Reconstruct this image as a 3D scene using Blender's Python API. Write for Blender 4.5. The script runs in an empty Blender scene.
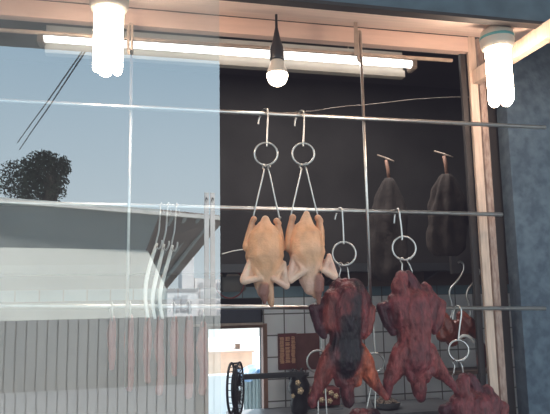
import bpy, bmesh, math, random
import numpy as np
from mathutils import Vector, Matrix, noise
random.seed(7)
C = bpy.context.scene.collection
R = math.radians
CAMZ = 1.6

# ---------------------------------------------------------------- camera
F, YAW, PITCH, ROLL = 600.0, R(12.94), R(8.11), R(-0.99)
fw = Vector((math.sin(YAW)*math.cos(PITCH), math.cos(YAW)*math.cos(PITCH), math.sin(PITCH)))
r0 = Vector((math.cos(YAW), -math.sin(YAW), 0)); u0 = r0.cross(fw)
rt = r0*math.cos(ROLL) + u0*math.sin(ROLL); up = -r0*math.sin(ROLL) + u0*math.cos(ROLL)
EYE = Vector((0, 0, CAMZ))
cd = bpy.data.cameras.new('camera'); cam = bpy.data.objects.new('camera', cd); C.objects.link(cam)
cd.sensor_width = 36; cd.lens = F/550*36; cd.clip_end = 300; cd.clip_start = 0.02
m = Matrix((rt, up, -fw)).transposed().to_4x4(); m.translation = EYE
cam.matrix_world = m
bpy.context.scene.camera = cam

def at(px, py, Y):
    "point of the plane y=Y that the photograph shows at a pixel"
    d = fw*F + rt*(px-275) + up*(207-py)
    return EYE + d*(Y/d.y)
def sc(px, py, Y):
    "metres per pixel there"
    p = at(px, py, Y) - EYE
    return p.dot(fw)/F
YG = 1.72                                   # plane of the glass pane
def atv(px, py, Yv):
    "a point of the street that the pane mirrors at a pixel, at mirrored depth Yv"
    p = at(px, py, Yv); p.y = 2*YG - p.y
    return p

# ---------------------------------------------------------------- materials
def mat(name, col, rough=.6, metal=0, var=0, scale=8, col2=None, bump=0, bscale=60, emit=None, es=0, coat=0, spec=.5, attr=None, detail=4, stretch=None, sss=0):
    M = bpy.data.materials.new(name); M.use_nodes = True
    n, l = M.node_tree.nodes, M.node_tree.links
    b = n['Principled BSDF']
    b.inputs['Base Color'].default_value = (*col, 1); b.inputs['Roughness'].default_value = rough
    b.inputs['Metallic'].default_value = metal; b.inputs['Specular IOR Level'].default_value = spec
    if coat: b.inputs['Coat Weight'].default_value = coat; b.inputs['Coat Roughness'].default_value = .25
    if sss:
        b.inputs['Subsurface Weight'].default_value = sss; b.inputs['Subsurface Radius'].default_value = (.012, .006, .003); b.inputs['Subsurface Scale'].default_value = 1
    tc = n.new('ShaderNodeTexCoord'); mp = n.new('ShaderNodeMapping')
    l.new(tc.outputs['Object'], mp.inputs[0])
    if stretch: mp.inputs['Scale'].default_value = stretch
    src = None
    if attr:
        a = n.new('ShaderNodeAttribute'); a.attribute_name = attr; src = a.outputs['Color']
    if var or col2:
        t = n.new('ShaderNodeTexNoise'); t.inputs['Scale'].default_value = scale; t.inputs['Detail'].default_value = detail
        l.new(mp.outputs[0], t.inputs['Vector'])
        if col2:
            rp = n.new('ShaderNodeValToRGB'); rp.color_ramp.elements[0].position = .35; rp.color_ramp.elements[1].position = .68
            rp.color_ramp.elements[0].color = (*col, 1); rp.color_ramp.elements[1].color = (*col2, 1)
            l.new(t.outputs['Fac'], rp.inputs[0]); src = rp.outputs[0]
        else:
            mr = n.new('ShaderNodeMapRange'); mr.inputs[1].default_value = .3; mr.inputs[2].default_value = .7
            mr.inputs[3].default_value = 1-var; mr.inputs[4].default_value = 1+var
            l.new(t.outputs['Fac'], mr.inputs[0])
            mx = n.new('ShaderNodeMix'); mx.data_type = 'RGBA'; mx.blend_type = 'MULTIPLY'; mx.inputs[0].default_value = 1
            if src: l.new(src, mx.inputs[6])
            else: mx.inputs[6].default_value = (*col, 1)
            l.new(mr.outputs[0], mx.inputs[7]); src = mx.outputs[2]
    if src: l.new(src, b.inputs['Base Color'])
    if bump:
        t2 = n.new('ShaderNodeTexNoise'); t2.inputs['Scale'].default_value = bscale; t2.inputs['Detail'].default_value = 5
        l.new(mp.outputs[0], t2.inputs['Vector'])
        bp = n.new('ShaderNodeBump'); bp.inputs['Strength'].default_value = bump; bp.inputs['Distance'].default_value = .01
        l.new(t2.outputs['Fac'], bp.inputs['Height']); l.new(bp.outputs[0], b.inputs['Normal'])
    if emit:
        b.inputs['Emission Color'].default_value = (*emit, 1); b.inputs['Emission Strength'].default_value = es
    return M

steel = mat('brushed_steel', (.62, .6, .58), .32, 1, var=.12, scale=30)
steel2 = mat('hook_steel', (.5, .49, .48), .3, 1)
conduit = mat('dull_conduit', (.36, .28, .23), .5, .3, var=.2, scale=20)
wood_soffit = mat('painted_soffit_board', (.88, .69, .61), .7, var=.10, scale=5, bump=.15, bscale=30, stretch=(.4, 3, 3))
wood_beam = mat('painted_beam_board', (.74, .54, .46), .7, var=.12, scale=6, bump=.15, bscale=30, stretch=(.4, 3, 3))
wood_post = mat('bare_post_wood', (.56, .42, .34), .7, var=.2, scale=14, bump=.2, bscale=50, stretch=(6, 6, .6))
wood_post2 = mat('stained_post_wood', (.24, .15, .12), .75, col2=(.42, .31, .26), scale=28, bump=.3, bscale=60, stretch=(3, 3, .8))
dark_wood = mat('dark_frame_wood', (.028, .024, .024), .7, var=.2)
blue_paint = mat('weathered_blue_paint', (.05, .075, .105), .8, col2=(.095, .135, .175), scale=22, bump=.3, bscale=60)
blue_header = mat('blue_header_paint', (.07, .105, .135), .75, var=.2, scale=10)
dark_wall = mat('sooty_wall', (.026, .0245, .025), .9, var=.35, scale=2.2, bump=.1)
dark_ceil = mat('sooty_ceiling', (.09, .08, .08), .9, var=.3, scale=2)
floor_m = mat('wet_concrete_floor', (.12, .12, .12), .5, var=.3, scale=3)
black_plastic = mat('black_plastic', (.014, .015, .018), .45)
white_plastic = mat('white_plastic', (.5, .44, .38), .4)
teal_band = mat('teal_band', (.1, .3, .3), .5)
cream_metal = mat('cream_enamel', (.34, .31, .27), .5, var=.1, scale=9)
cfl_m = mat('lit_lamp_tube', (1, 1, 1), .5, emit=(1, .76, .57), es=42)
led_m = mat('lit_lamp_dome', (1, 1, 1), .5, emit=(1, .82, .62), es=16)
tube_m = mat('lit_fluorescent_tube', (1, 1, 1), .5, emit=(1, .97, .93), es=4)
skin_ch = mat('chicken_skin', (.6, .4, .25), .42, var=.16, scale=22, bump=.3, bscale=150, attr='tint', sss=.12)
skin_dk = mat('roast_skin', (.2, .05, .03), .42, var=.42, scale=30, bump=.75, bscale=90, attr='tint', stretch=(1, 1, .45), coat=.05, spec=.28)
meat_m = mat('roast_meat', (.17, .035, .022), .35, var=.4, scale=20, bump=.5, bscale=70, coat=.3)
pork_m = mat('roast_pork', (.26, .035, .03), .45, col2=(.34, .10, .07), scale=14, bump=.3, bscale=60)
pale_m = mat('pale_casing', (.95, .9, .85), .4, var=.05, scale=20)
tile_teal = None

def tile_mat(name, c1, c2, grout, w, h):
    M = bpy.data.materials.new(name); M.use_nodes = True
    n, l = M.node_tree.nodes, M.node_tree.links; b = n['Principled BSDF']
    tc = n.new('ShaderNodeTexCoord'); sp = n.new('ShaderNodeSeparateXYZ'); cb = n.new('ShaderNodeCombineXYZ')
    l.new(tc.outputs['Object'], sp.inputs[0]); l.new(sp.outputs[0], cb.inputs[0]); l.new(sp.outputs[2], cb.inputs[1])
    br = n.new('ShaderNodeTexBrick'); br.offset = 0; br.inputs['Color1'].default_value = (*c1, 1); br.inputs['Color2'].default_value = (*c2, 1)
    br.inputs['Mortar'].default_value = (*grout, 1); br.inputs['Scale'].default_value = 1; br.inputs['Mortar Size'].default_value = .005
    br.inputs['Brick Width'].default_value = w; br.inputs['Row Height'].default_value = h
    l.new(cb.outputs[0], br.inputs['Vector'])
    t = n.new('ShaderNodeTexNoise'); t.inputs['Scale'].default_value = 3
    l.new(tc.outputs['Object'], t.inputs['Vector'])
    mr = n.new('ShaderNodeMapRange'); mr.inputs[3].default_value = .65; mr.inputs[4].default_value = 1.25; l.new(t.outputs['Fac'], mr.inputs[0])
    mx = n.new('ShaderNodeMix'); mx.data_type = 'RGBA'; mx.blend_type = 'MULTIPLY'; mx.inputs[0].default_value = 1
    l.new(br.outputs[0], mx.inputs[6]); l.new(mr.outputs[0], mx.inputs[7]); l.new(mx.outputs[2], b.inputs['Base Color'])
    b.inputs['Roughness'].default_value = .3
    return M

# glass that mirrors the street: one mirroring face, the rest clear
glass_m = bpy.data.materials.new('reflecting_glass'); glass_m.use_nodes = True
n, l = glass_m.node_tree.nodes, glass_m.node_tree.links
n.clear(); o_ = n.new('ShaderNodeOutputMaterial'); mx = n.new('ShaderNodeMixShader'); tr = n.new('ShaderNodeBsdfTransparent'); gl = n.new('ShaderNodeBsdfGlossy')
gl.inputs['Roughness'].default_value = 0; gl.inputs['Color'].default_value = (.95, .97, 1, 1); tr.inputs[0].default_value = (.96, .98, .98, 1)
mx.inputs[0].default_value = .29
l.new(tr.outputs[0], mx.inputs[1]); l.new(gl.outputs[0], mx.inputs[2]); l.new(mx.outputs[0], o_.inputs[0])
clear_m = bpy.data.materials.new('clear_glass'); clear_m.use_nodes = True
n, l = clear_m.node_tree.nodes, clear_m.node_tree.links
n.clear(); o_ = n.new('ShaderNodeOutputMaterial'); tr = n.new('ShaderNodeBsdfTransparent'); tr.inputs[0].default_value = (.93, .97, .98, 1); l.new(tr.outputs[0], o_.inputs[0])

# ---------------------------------------------------------------- helpers
def link(name, me, material, parent=None, smooth=False):
    o = bpy.data.objects.new(name, me); C.objects.link(o)
    if material:
        me.materials.clear()
        for mm in (material if isinstance(material, (list, tuple)) else [material]): me.materials.append(mm)
    if smooth:
        for p in me.polygons: p.use_smooth = True
    if parent: o.parent = parent
    return o
def obj(name, bm, material, parent=None, smooth=False, org=None):
    "one mesh object; bm is in world space; its origin goes to the parent's place or to org"
    base = parent['_o'] if parent else (org or Vector((0, 0, 0)))
    base = Vector(base)
    bmesh.ops.recalc_face_normals(bm, faces=bm.faces)
    bmesh.ops.translate(bm, verts=bm.verts, vec=-base)
    me = bpy.data.meshes.new(name); bm.to_mesh(me); bm.free()
    o = link(name, me, material, parent, smooth); o['_o'] = tuple(base)
    if not parent: o.location = base
    return o
def tag(o, label, cat, group=None, kind=None):
    o['label'] = label; o['category'] = cat
    if group: o['group'] = group
    if kind: o['kind'] = kind
    return o
def thing(name, loc, label, cat, group=None):
    o = bpy.data.objects.new(name, None); C.objects.link(o); o.location = loc; o.empty_display_size = .05
    o['_o'] = tuple(loc)
    return tag(o, label, cat, group)
def struct(name, bm, m, org=None, smooth=False):
    o = obj(name, bm, m, None, smooth, org); o['kind'] = 'structure'; return o
def N(): return bmesh.new()
def box(bm, a, b):
    "axis box between two corners"
    a, b = Vector(a), Vector(b)
    vs = [bm.verts.new((x, y, z)) for x in (a.x, b.x) for y in (a.y, b.y) for z in (a.z, b.z)]
    for f in ((0,1,3,2), (4,6,7,5), (0,4,5,1), (2,3,7,6), (0,2,6,4), (1,5,7,3)): bm.faces.new([vs[i] for i in f])
    return bm
def prism(bm, pts, vec):
    "polygon swept along vec"
    a = [bm.verts.new(p) for p in pts]; b = [bm.verts.new(Vector(p)+Vector(vec)) for p in pts]
    bm.faces.new(a); bm.faces.new(b[::-1]); k = len(a)
    for i in range(k): bm.faces.new((a[i], a[(i+1) % k], b[(i+1) % k], b[i]))
    return bm
def smooth_path(pts, k=6):
    pts = [Vector(p) for p in pts]; out = []
    for i in range(len(pts)-1):
        p0, p1, p2, p3 = pts[max(i-1, 0)], pts[i], pts[i+1], pts[min(i+2, len(pts)-1)]
        for j in range(k):
            t = j/k
            out.append(.5*((2*p1)+(p2-p0)*t+(2*p0-5*p1+4*p2-p3)*t*t+(3*p1-p0-3*p2+p3)*t**3))
    return out+[pts[-1]]
def tube(bm, pts, r, seg=10, closed=False):
    "round tube along points; r a number or one radius per point"
    pts = [Vector(p) for p in pts]; k = len(pts); rs = r if isinstance(r, (list, tuple)) else [r]*k
    rings = []; nrm = None
    for i in range(k):
        if closed: t = (pts[(i+1) % k]-pts[i-1]).normalized()
        else: t = (pts[min(i+1, k-1)]-pts[max(i-1, 0)]).normalized()
        if nrm is None: nrm = t.orthogonal().normalized()
        nrm = (nrm - t*nrm.dot(t)).normalized(); bn = t.cross(nrm)
        rings.append([bm.verts.new(pts[i]+(nrm*math.cos(a)+bn*math.sin(a))*rs[i]) for a in (2*math.pi*j/seg for j in range(seg))])
    for i in range(k if closed else k-1):
        A, B = rings[i], rings[(i+1) % k]
        for j in range(seg): bm.faces.new((A[j], A[(j+1) % seg], B[(j+1) % seg], B[j]))
    if not closed: bm.faces.new(rings[0][::-1]); bm.faces.new(rings[-1])
    return bm
def ring(bm, c, ax, ay, R_, r, k=40):
    return tube(bm, [c+ax*(R_*math.cos(2*math.pi*i/k))+ay*(R_*math.sin(2*math.pi*i/k)) for i in range(k)], r, 8, True)
def lathe(bm, c, prof, seg=24, axis=Vector((0, 0, 1))):
    "(radius, height) profile round an axis through c"
    u = axis.orthogonal().normalized(); v = axis.cross(u); rings = []
    for r_, h in prof:
        rings.append([bm.verts.new(c+axis*h+(u*math.cos(a)+v*math.sin(a))*max(r_, 1e-4)) for a in (2*math.pi*j/seg for j in range(seg))])
    for A, B in zip(rings, rings[1:]):
        for j in range(seg): bm.faces.new((A[j], A[(j+1) % seg], B[(j+1) % seg], B[j]))
    bm.faces.new(rings[0][::-1]); bm.faces.new(rings[-1])
    return bm
def copy_tree(o, off, parent=None):
    c = o.copy(); C.objects.link(c)
    if parent: c.parent = parent
    else: c.location = o.location+off; c['_o'] = tuple(c.location)
    for ch in list(o.children): copy_tree(ch, off, c)
    return c
blk = (.006, .004, .007)
def blob(name, caps, Y, material, voxel=.0035, sm=10, disp=0, dsc=.03, org=None, flat=1.0):
    """one continuous skin grown over tapered capsules. caps: (x0,y0,d0,r0, x1,y1,d1,r1, colour) in photograph pixels at depth Y;
    d is depth toward the viewer in pixels; colour-only capsules carry True as a tenth item."""
    bm = N(); segs = []
    for c in caps:
        s = sc(c[0], c[1], Y)
        a, b = at(c[0], c[1], Y)+Vector((0, -c[2]*s, 0)), at(c[4], c[5], Y)+Vector((0, -c[6]*s, 0))
        ra, rb = c[3]*s, c[7]*s
        segs.append((a, b, ra, rb, c[8]))
        if len(c) > 9 and c[9]: continue
        t = bmesh.new()
        for p, r_ in ((a, ra), (b, rb)):
            bmesh.ops.create_icosphere(t, subdivisions=2, radius=r_, matrix=Matrix.Translation(p) @ Matrix.Diagonal((1, flat, 1, 1)))
        h = bmesh.ops.convex_hull(t, input=t.verts)
        bmesh.ops.delete(t, geom=[e for e in set(h['geom_interior']+h['geom_unused']) if isinstance(e, bmesh.types.BMVert)], context='VERTS')
        me = bpy.data.meshes.new('t'); t.to_mesh(me); t.free(); bm.from_mesh(me); bpy.data.meshes.remove(me)
    org = Vector(org) if org else segs[0][0]
    bmesh.ops.translate(bm, verts=bm.verts, vec=-org)
    me = bpy.data.meshes.new(name); bm.to_mesh(me); bm.free()
    tmp = bpy.data.objects.new('t', me); C.objects.link(tmp)
    md = tmp.modifiers.new('r', 'REMESH'); md.mode = 'VOXEL'; md.voxel_size = voxel
    md = tmp.modifiers.new('s', 'SMOOTH'); md.factor = .5; md.iterations = sm
    dg = bpy.context.evaluated_depsgraph_get(); me2 = bpy.data.meshes.new_from_object(tmp.evaluated_get(dg))
    bpy.data.objects.remove(tmp); bpy.data.meshes.remove(me); me2.name = name
    k = len(me2.vertices); co = np.zeros(k*3); me2.vertices.foreach_get('co', co); co = co.reshape(-1, 3)
    wob = np.array([noise.fractal(Vector(c)*28, .9, 2.0, 3) for c in co])*(.007 if disp > .001 else .002)
    W = np.zeros(k); col = np.zeros((k, 3))
    for a, b, ra, rb, cl in segs:
        A, B = np.array(a-org), np.array(b-org); AB = B-A; L = max((AB**2).sum(), 1e-9)
        t = np.clip(((co-A)@AB)/L, 0, 1); d = np.linalg.norm(co-(A+t[:, None]*AB), axis=1)-(ra+(rb-ra)*t)
        if cl == blk: d = d+wob*1.6
        w = np.exp(-np.clip(d, -.02, 1)/.0045)
        W += w; col += w[:, None]*np.array(cl)
    col /= W[:, None]
    if disp:
        no = np.zeros(k*3); me2.vertices.foreach_get('normal', no); no = no.reshape(-1, 3)
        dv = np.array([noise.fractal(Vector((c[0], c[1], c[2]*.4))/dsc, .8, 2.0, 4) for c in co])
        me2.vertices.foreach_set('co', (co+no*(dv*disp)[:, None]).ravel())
        if disp > .001: col *= np.clip(1+.55*dv, .5, 1.5)[:, None]  # crease shade painted into the skin colour: hollows darker, ridges lighter
    at_ = me2.color_attributes.new('tint', 'FLOAT_COLOR', 'POINT')
    at_.data.foreach_set('color', np.c_[col, np.ones(k)].ravel().astype(np.float32))
    o = link(name, me2, material, None, True); o.location = org
    return o

# ---------------------------------------------------------------- world, sun
w = bpy.data.worlds.new('sky'); bpy.context.scene.world = w; w.use_nodes = True
n, l = w.node_tree.nodes, w.node_tree.links
bg = n['Background']; tc = n.new('ShaderNodeTexCoord'); sp = n.new('ShaderNodeSeparateXYZ'); rp = n.new('ShaderNodeValToRGB')
l.new(tc.outputs['Generated'], sp.inputs[0]); l.new(sp.outputs[2], rp.inputs[0]); l.new(rp.outputs[0], bg.inputs[0])
rp.color_ramp.elements[0].position = 0; rp.color_ramp.elements[0].color = (.80, .90, .92, 1)
rp.color_ramp.elements[1].position = .5; rp.color_ramp.elements[1].color = (.36, .56, .72, 1)
bg.inputs[1].default_value = 2.25
sd = bpy.data.lights.new('sun', 'SUN'); sd.energy = 7; sd.angle = R(3); sd.color = (1, .95, .88)
so = bpy.data.objects.new('sun', sd); C.objects.link(so); so.rotation_euler = (R(-42), 0, R(-28))   # high behind the shop
sc_ = bpy.context.scene
sc_.view_settings.view_transform = 'Standard'; sc_.view_settings.look = 'None'
cv = sc_.view_settings; cv.use_curve_mapping = True
for i_, lift in enumerate((.011, .010, .014)): cv.curve_mapping.curves[i_].points[0].location = (0, lift)   # the film's faded blacks
cv.curve_mapping.update()
sc_.cycles.max_bounces = 8; sc_.cycles.transparent_max_bounces = 12; sc_.cycles.sample_clamp_indirect = 4
sc_.cycles.caustics_reflective = False; sc_.cycles.caustics_refractive = False

# ---------------------------------------------------------------- room shell
YB = 4.6
XL, XR = -2.6, 3.6
ZC = 3.35
gm = mat('street_asphalt', (.38, .37, .35), .85, var=.12, scale=1.5)
struct('ground', prism(N(), [(-60, -70, 0), (60, -70, 0), (60, 40, 0), (-60, 40, 0)], (0, 0, -.1)), gm)
struct('floor', box(N(), (XL, 1.85, .0), (XR, YB, .04)), floor_m)
struct('ceiling', box(N(), (XL-.1, 1.9, ZC), (XR+.1, YB+.12, ZC+.12)), dark_ceil)
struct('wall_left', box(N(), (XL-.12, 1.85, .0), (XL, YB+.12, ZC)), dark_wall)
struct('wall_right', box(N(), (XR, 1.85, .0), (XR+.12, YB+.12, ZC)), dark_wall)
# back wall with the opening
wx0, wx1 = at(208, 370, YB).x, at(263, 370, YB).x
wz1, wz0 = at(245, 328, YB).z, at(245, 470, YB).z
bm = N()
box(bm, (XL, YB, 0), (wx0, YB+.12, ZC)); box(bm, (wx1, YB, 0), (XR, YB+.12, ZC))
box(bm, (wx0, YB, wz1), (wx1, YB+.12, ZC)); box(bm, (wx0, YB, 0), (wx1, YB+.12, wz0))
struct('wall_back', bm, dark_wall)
TS = 21*sc(300, 350, YB)
tl = at(264, 296, YB); tz = at(290, 297.5, YB).z
tm = tile_mat('white_wall_tiles', (.86, .85, .87), (.9, .89, .9), (.16, .15, .14), TS, TS)
tt = tile_mat('teal_wall_tiles', (.15, .24, .29), (.2, .31, .35), (.08, .09, .09), TS, TS*.55)
gx = at(284, 335, YB).x; gz = at(284, 335, YB).z
bm = N(); box(bm, (wx1, YB-.015, .3), (XR, YB, tz))
tw = struct('tiled_wall', bm, tm, (gx, YB, gz))
bm = N(); box(bm, (XL, YB-.018, tz), (XR, YB, tz+TS*.55)); struct('tiled_wall_border', bm, tt, (gx, YB, tz))
brown = mat('brown_frame_paint', (.30, .16, .115), .6, var=.2)
wf = N(); fwid = 4*sc(263, 370, YB)
box(wf, (wx1-.002, YB-.03, wz0), (wx1+fwid, YB+.05, wz1+fwid)); box(wf, (wx0-fwid, YB-.03, wz0), (wx0, YB+.05, wz1+fwid)); box(wf, (wx0, YB-.03, wz1), (wx1, YB+.05, wz1+fwid))
o = struct('window_2', wf, brown)

# shop front: header, soffit, beam, post
hz = at(380, 10.5, 1.8).z; bz1 = at(370, 28, 2.25).z; bz0 = at(370, 44, 2.25).z
XE = at(468, 44, 2.25).x
hxl, hxr = -2.6, 2.8
struct('trim_1', box(N(), (hxl, 1.785, hz), (hxr, 1.815, hz+.55)), blue_header)
bm = N(); box(bm, (hxl, 1.78, hz-.006), (hxr, 1.82, hz+.006)); struct('trim_2', bm, dark_wood)
prism_pts = [(hxl, 1.816, hz), (hxl, 2.25, bz1), (hxl, 2.25, bz1+.02), (hxl, 1.816, hz+.02)]
struct('trim_3', prism(N(), prism_pts, (hxr-hxl, 0, 0)), wood_soffit)
struct('trim_4', box(N(), (hxl, 2.25, bz0), (XE, 2.29, bz1+.03)), wood_beam)
seam = N(); box(seam, (hxl, 2.246, bz1-.004), (XE, 2.25, bz1+.001)); struct('trim_5', seam, dark_wood)
px0, px1 = at(468.8, 60, 2.25).x, at(476.3, 60, 2.25).x
struct('trim_6', box(N(), (px0, 2.25, 0), (px1, 2.265, bz1)), wood_post)
px2, px3 = at(478.2, 60, 2.262).x, at(484, 60, 2.262).x
struct('trim_7', box(N(), (px2, 2.262, 0), (px3, 2.28, bz1)), wood_post2)
struct('trim_8', box(N(), (px0-.026, 2.275, 0), (px0-.001, 2.29, bz0)), dark_wood)
rz1, rz0 = at(473, 71, 2.25).z, at(473, 84, 2.25).z
struct('trim_9', box(N(), (px0+.012, 1.5, rz0), (px1+.012, 2.249, rz1)), wood_post)
# outer blue pillar on the right and the upper side wall above the pane level
bx = at(503.5, 250, 1.85).x
bx = at(510, 300, 2.46).x
struct('wall_front', box(N(), (bx, 2.38, 0), (bx+1.6, 2.46, 3.2)), blue_paint)
struct('trim_10', box(N(), (bx-.06, 2.47, 0), (bx-.002, 2.53, 2.9)), dark_wood)
struct('facade', box(N(), (-5, 1.86, hz+.46), (6, 1.95, 4.3)), blue_header)
awn = mat('awning_underside', (.7, .64, .6), .9, var=.15, scale=3)
az = 3.47
bm = N(); prism(bm, [(-5, 1.70, az), (-5, -1.15, az-.02), (-5, -1.15, az+.05), (-5, 1.70, az+.1)], (11, 0, 0)); struct('awning_ceiling', bm, awn)

# the sliding glass pane
gx1 = at(219.8, 150, YG).x; gz1 = 3.0; gz0 = .75
bm = box(N(), (-2.4, YG, gz0), (gx1, YG+.006, gz1))
bmesh.ops.recalc_face_normals(bm, faces=bm.faces)
o = struct('window_1', bm, [clear_m, glass_m])
for p in o.data.polygons: p.material_index = 1 if p.normal.y < -.9 else 0
bm = box(N(), (-2.6, 1.72, 0), (gx1+3.0, 1.9, .70)); struct('trim_11', bm, blue_paint)

# ---------------------------------------------------------------- rods
def rod(name, x0, y0, x1, y1, Y, rpx, label, m=steel, ext0=None):
    c = at((x0+x1)/2, (y0+y1)/2, Y); a, b = at(x0, y0, Y), at(x1, y1, Y)
    if ext0 is not None: a = b+(a-b)*((ext0-b.x)/(a.x-b.x))
    return tag(obj(name, tube(N(), [a, b], rpx*sc((x0+x1)/2, (y0+y1)/2, Y), 14), m, None, True, (a+b)/2), label, 'rod')
Y1, Y2, Y3, YT = 2.14, 2.19, 2.24, 2.17
rod('hanging_rod', 36, 102.5, 545, 127.5, Y1, 2.2, 'highest of the three long steel rods, carrying both pale chickens', ext0=-2.0)
rod('hanging_rod', 36, 203.5, 502, 214.5, Y2, 2.2, 'middle long steel rod passing behind the chicken feet, ending at the right post', ext0=-2.0)
rod('hanging_rod', 36, 306, 545, 308.5, Y3, 2.2, 'lowest long steel rod running behind the roast ducks', ext0=-2.0)
rod('conduit_rod', 36, 32.5, 452, 60.5, YT, 2.0, 'dull brown rod under the wooden beam in front of the fluorescent light', conduit, ext0=-2.0)
# vertical rods with their upper loop
def vrod(x0, y0, x1, y1, Y, label):
    a, b = at(x0, y0, Y), at(x1, y1, Y); a.x = b.x = (a.x+b.x)/2; s = sc(x0, y0, Y)
    t = thing('vertical_rod', a, label, 'rod')
    obj('shaft', tube(N(), [a, b], 1.5*s, 12), steel, t, True)
    top = at(x0, y0-26, Y); top.x = a.x
    pts = [a+Vector((0, 0, -.002)), Vector((a.x, Y, top.z-.01)), Vector((a.x-.003, Y, top.z)), Vector((a.x-.008, Y, top.z-.002)), Vector((a.x-.012, Y, top.z-.02)), Vector((a.x-.012, Y, a.z-.002)), Vector((a.x-.006, Y, a.z-.012))]
    obj('hook_loop', tube(N(), smooth_path(pts, 4), 1.5*s, 10), conduit, t, True)
    return t
vrod(362, 58, 370, 304, 2.155, 'upright steel rod hanging between the bulb and the right post')
vrod(127, 50, 131, 387, 2.155, 'upright steel rod hanging behind the glass beside the left lamp')
t = at(356, 17, 2.1); s = sc(356, 17, 2.1)
scr = thing('ceiling_hook', t, 'flat screwed hanger on the soffit holding up the brown rod', 'hook')
obj('strap', prism(N(), [t+Vector((-.006, 0, .06)), t+Vector((.006, 0, .06)), at(358.5, 55, 2.1), at(354.5, 55, 2.1)], (0, .004, 0)), conduit, scr)
obj('plate', box(N(), t+Vector((-.02, -.01, .03)), t+Vector((.02, .02, .037))), conduit, scr)

# ---------------------------------------------------------------- lamps
def cfl(xc, ytop, ybase, ybot, wpx, Y, label, band=True):
    c = at(xc, ybase, Y); s = sc(xc, ybase, Y); top = at(xc, ytop, Y).z; bot = at(xc, ybot, Y).z
    base = Vector((c.x, Y, 0)); t = thing('lamp_bulb', Vector((c.x, Y, top)), label, 'lamp', 'large fluorescent lamps')
    rb = wpx*.66*s; H = top-c.z
    bs = obj('base', lathe(N(), base+Vector((0, 0, c.z)), [(rb*.90, -.004), (rb*.98, H*.12), (rb, H*.3), (rb, H*.55), (rb*.92, H*.75), (rb*.6, H*.95), (rb*.4, H), (rb*.35, H+.05)], 28), white_plastic, t, True)
    if band: obj('band', lathe(N(), base+Vector((0, 0, c.z)), [(rb*1.012, H*.38), (rb*1.012, H*.50)], 28), teal_band, bs, True)
    R_ = wpx*.5*s; rr = R_*.27; R2 = R_-rr
    for k in range(4):
        a0 = R(18)+k*math.pi/2; pts = []
        A = base+Vector((R2*math.cos(a0-.38), R2*math.sin(a0-.38), 0)); B = base+Vector((R2*math.cos(a0+.38), R2*math.sin(a0+.38), 0))
        mid = (A+B)/2; hw = (B-A).length/2; d = (B-A).normalized()
        pts = [A+Vector((0, 0, c.z)), A+Vector((0, 0, (c.z+bot)/2))]+[mid-d*(hw*math.cos(q))+Vector((0, 0, bot+rr+hw-hw*math.sin(q))) for q in [math.pi*i/8 for i in range(9)]]+[B+Vector((0, 0, (c.z+bot)/2)), B+Vector((0, 0, c.z))]
        obj('glowing_tube', tube(N(), pts, rr, 12), cfl_m, t, True)
    return t
cfl(109, -10, 9, 74, 29, 1.9, 'large glowing lamp at the upper left, behind the glass pane')
cfl(497.5, 27, 48, 105, 25, 1.88, 'large glowing lamp with a teal banded white base at the upper right post')
# LED bulb on a socket and cable
Yb = 2.08; c = at(277, 58, Yb); s = sc(277, 58, Yb); b0 = Vector((c.x, Yb, c.z))
t = thing('light_bulb', b0, 'small round lit bulb hanging from a black socket under the soffit', 'lamp')
obj('socket', lathe(N(), b0, [(7*s, -3*s), (7.2*s, 0), (7*s, 10*s), (5.2*s, 15*s), (4*s, 19*s), (2.6*s, 26*s), (1.4*s, 32*s), (1.3*s, 46*s)], 20), black_plastic, t, True)
bn_ = obj('bulb_neck', lathe(N(), b0, [(10.4*s, -17*s), (10*s, -14*s), (7.5*s, -7*s), (6*s, -2*s), (5*s, 0)], 24), white_plastic, t, True)
obj('bulb_dome', lathe(N(), b0, [(.5*s, -29.4*s), (4*s, -28.6*s), (7.5*s, -26.3*s), (9.6*s, -22.8*s), (10.6*s, -19*s), (10.4*s, -16.8*s)], 24), led_m, bn_, True)
# fluorescent fixture inside
Yf = 2.62
a, b = at(44, 38, Yf), at(411, 64, Yf); zt = (a.z+b.z)/2; s = sc(230, 50, Yf)
t = thing('fluorescent_light', Vector(((a.x+b.x)/2, Yf, zt)), 'long lit fluorescent tube on a cream batten behind the wooden beam', 'lamp')
obj('tube', tube(N(), [Vector((a.x, Yf, zt)), Vector((b.x, Yf, zt))], 4.1*s, 14), tube_m, t, True)
bm = N(); box(bm, (a.x+.0, Yf+.03, zt-.055), (b.x-.02, Yf+.07, zt-.022)); box(bm, (a.x, Yf+.05, zt-.03), (b.x-.02, Yf+.09, zt+.08)); obj('batten', bm, cream_metal, t)
for xx in (a.x-.012, b.x+.012):
    bm = N(); box(bm, (xx-.014, Yf-.02, zt-.028), (xx+.014, Yf+.05, zt+.026)); bmesh.ops.bevel(bm, geom=bm.edges, offset=.005, segments=2, affect='EDGES'); obj('tube_holder', bm, conduit, t)
for xx in (a.x+.3, b.x-.3): obj('hanging_wire', tube(N(), [Vector((xx, Yf+.07, zt+.07)), Vector((xx, Yf+.07, ZC))], .004, 6), conduit, t)
ld = bpy.data.lights.new('added_room_fill', 'AREA'); ld.shape = 'RECTANGLE'; ld.size = 2.6; ld.size_y = .12; ld.energy = 44; ld.color = (1, .95, .9)  # unseen fill light added under the ceiling to brighten the room
lo_ = bpy.data.objects.new('added_room_fill', ld); C.objects.link(lo_); lo_.location = (.9, 3.55, ZC-.03)
# string across the room
p0, p1 = at(222, 112, 3.2), at(470, 97, 3.2)
tag(obj('string_line', tube(N(), smooth_path([Vector((XL, 3.2, p0.z)), p0, (p0+p1)/2+Vector((0, 0, -.01)), p1, Vector((XR, 3.2, p1.z+.04))], 8), .0022, 6), conduit, None, True, p0), 'thin grey string stretched across the dark room above the top rod', 'string')

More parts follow.
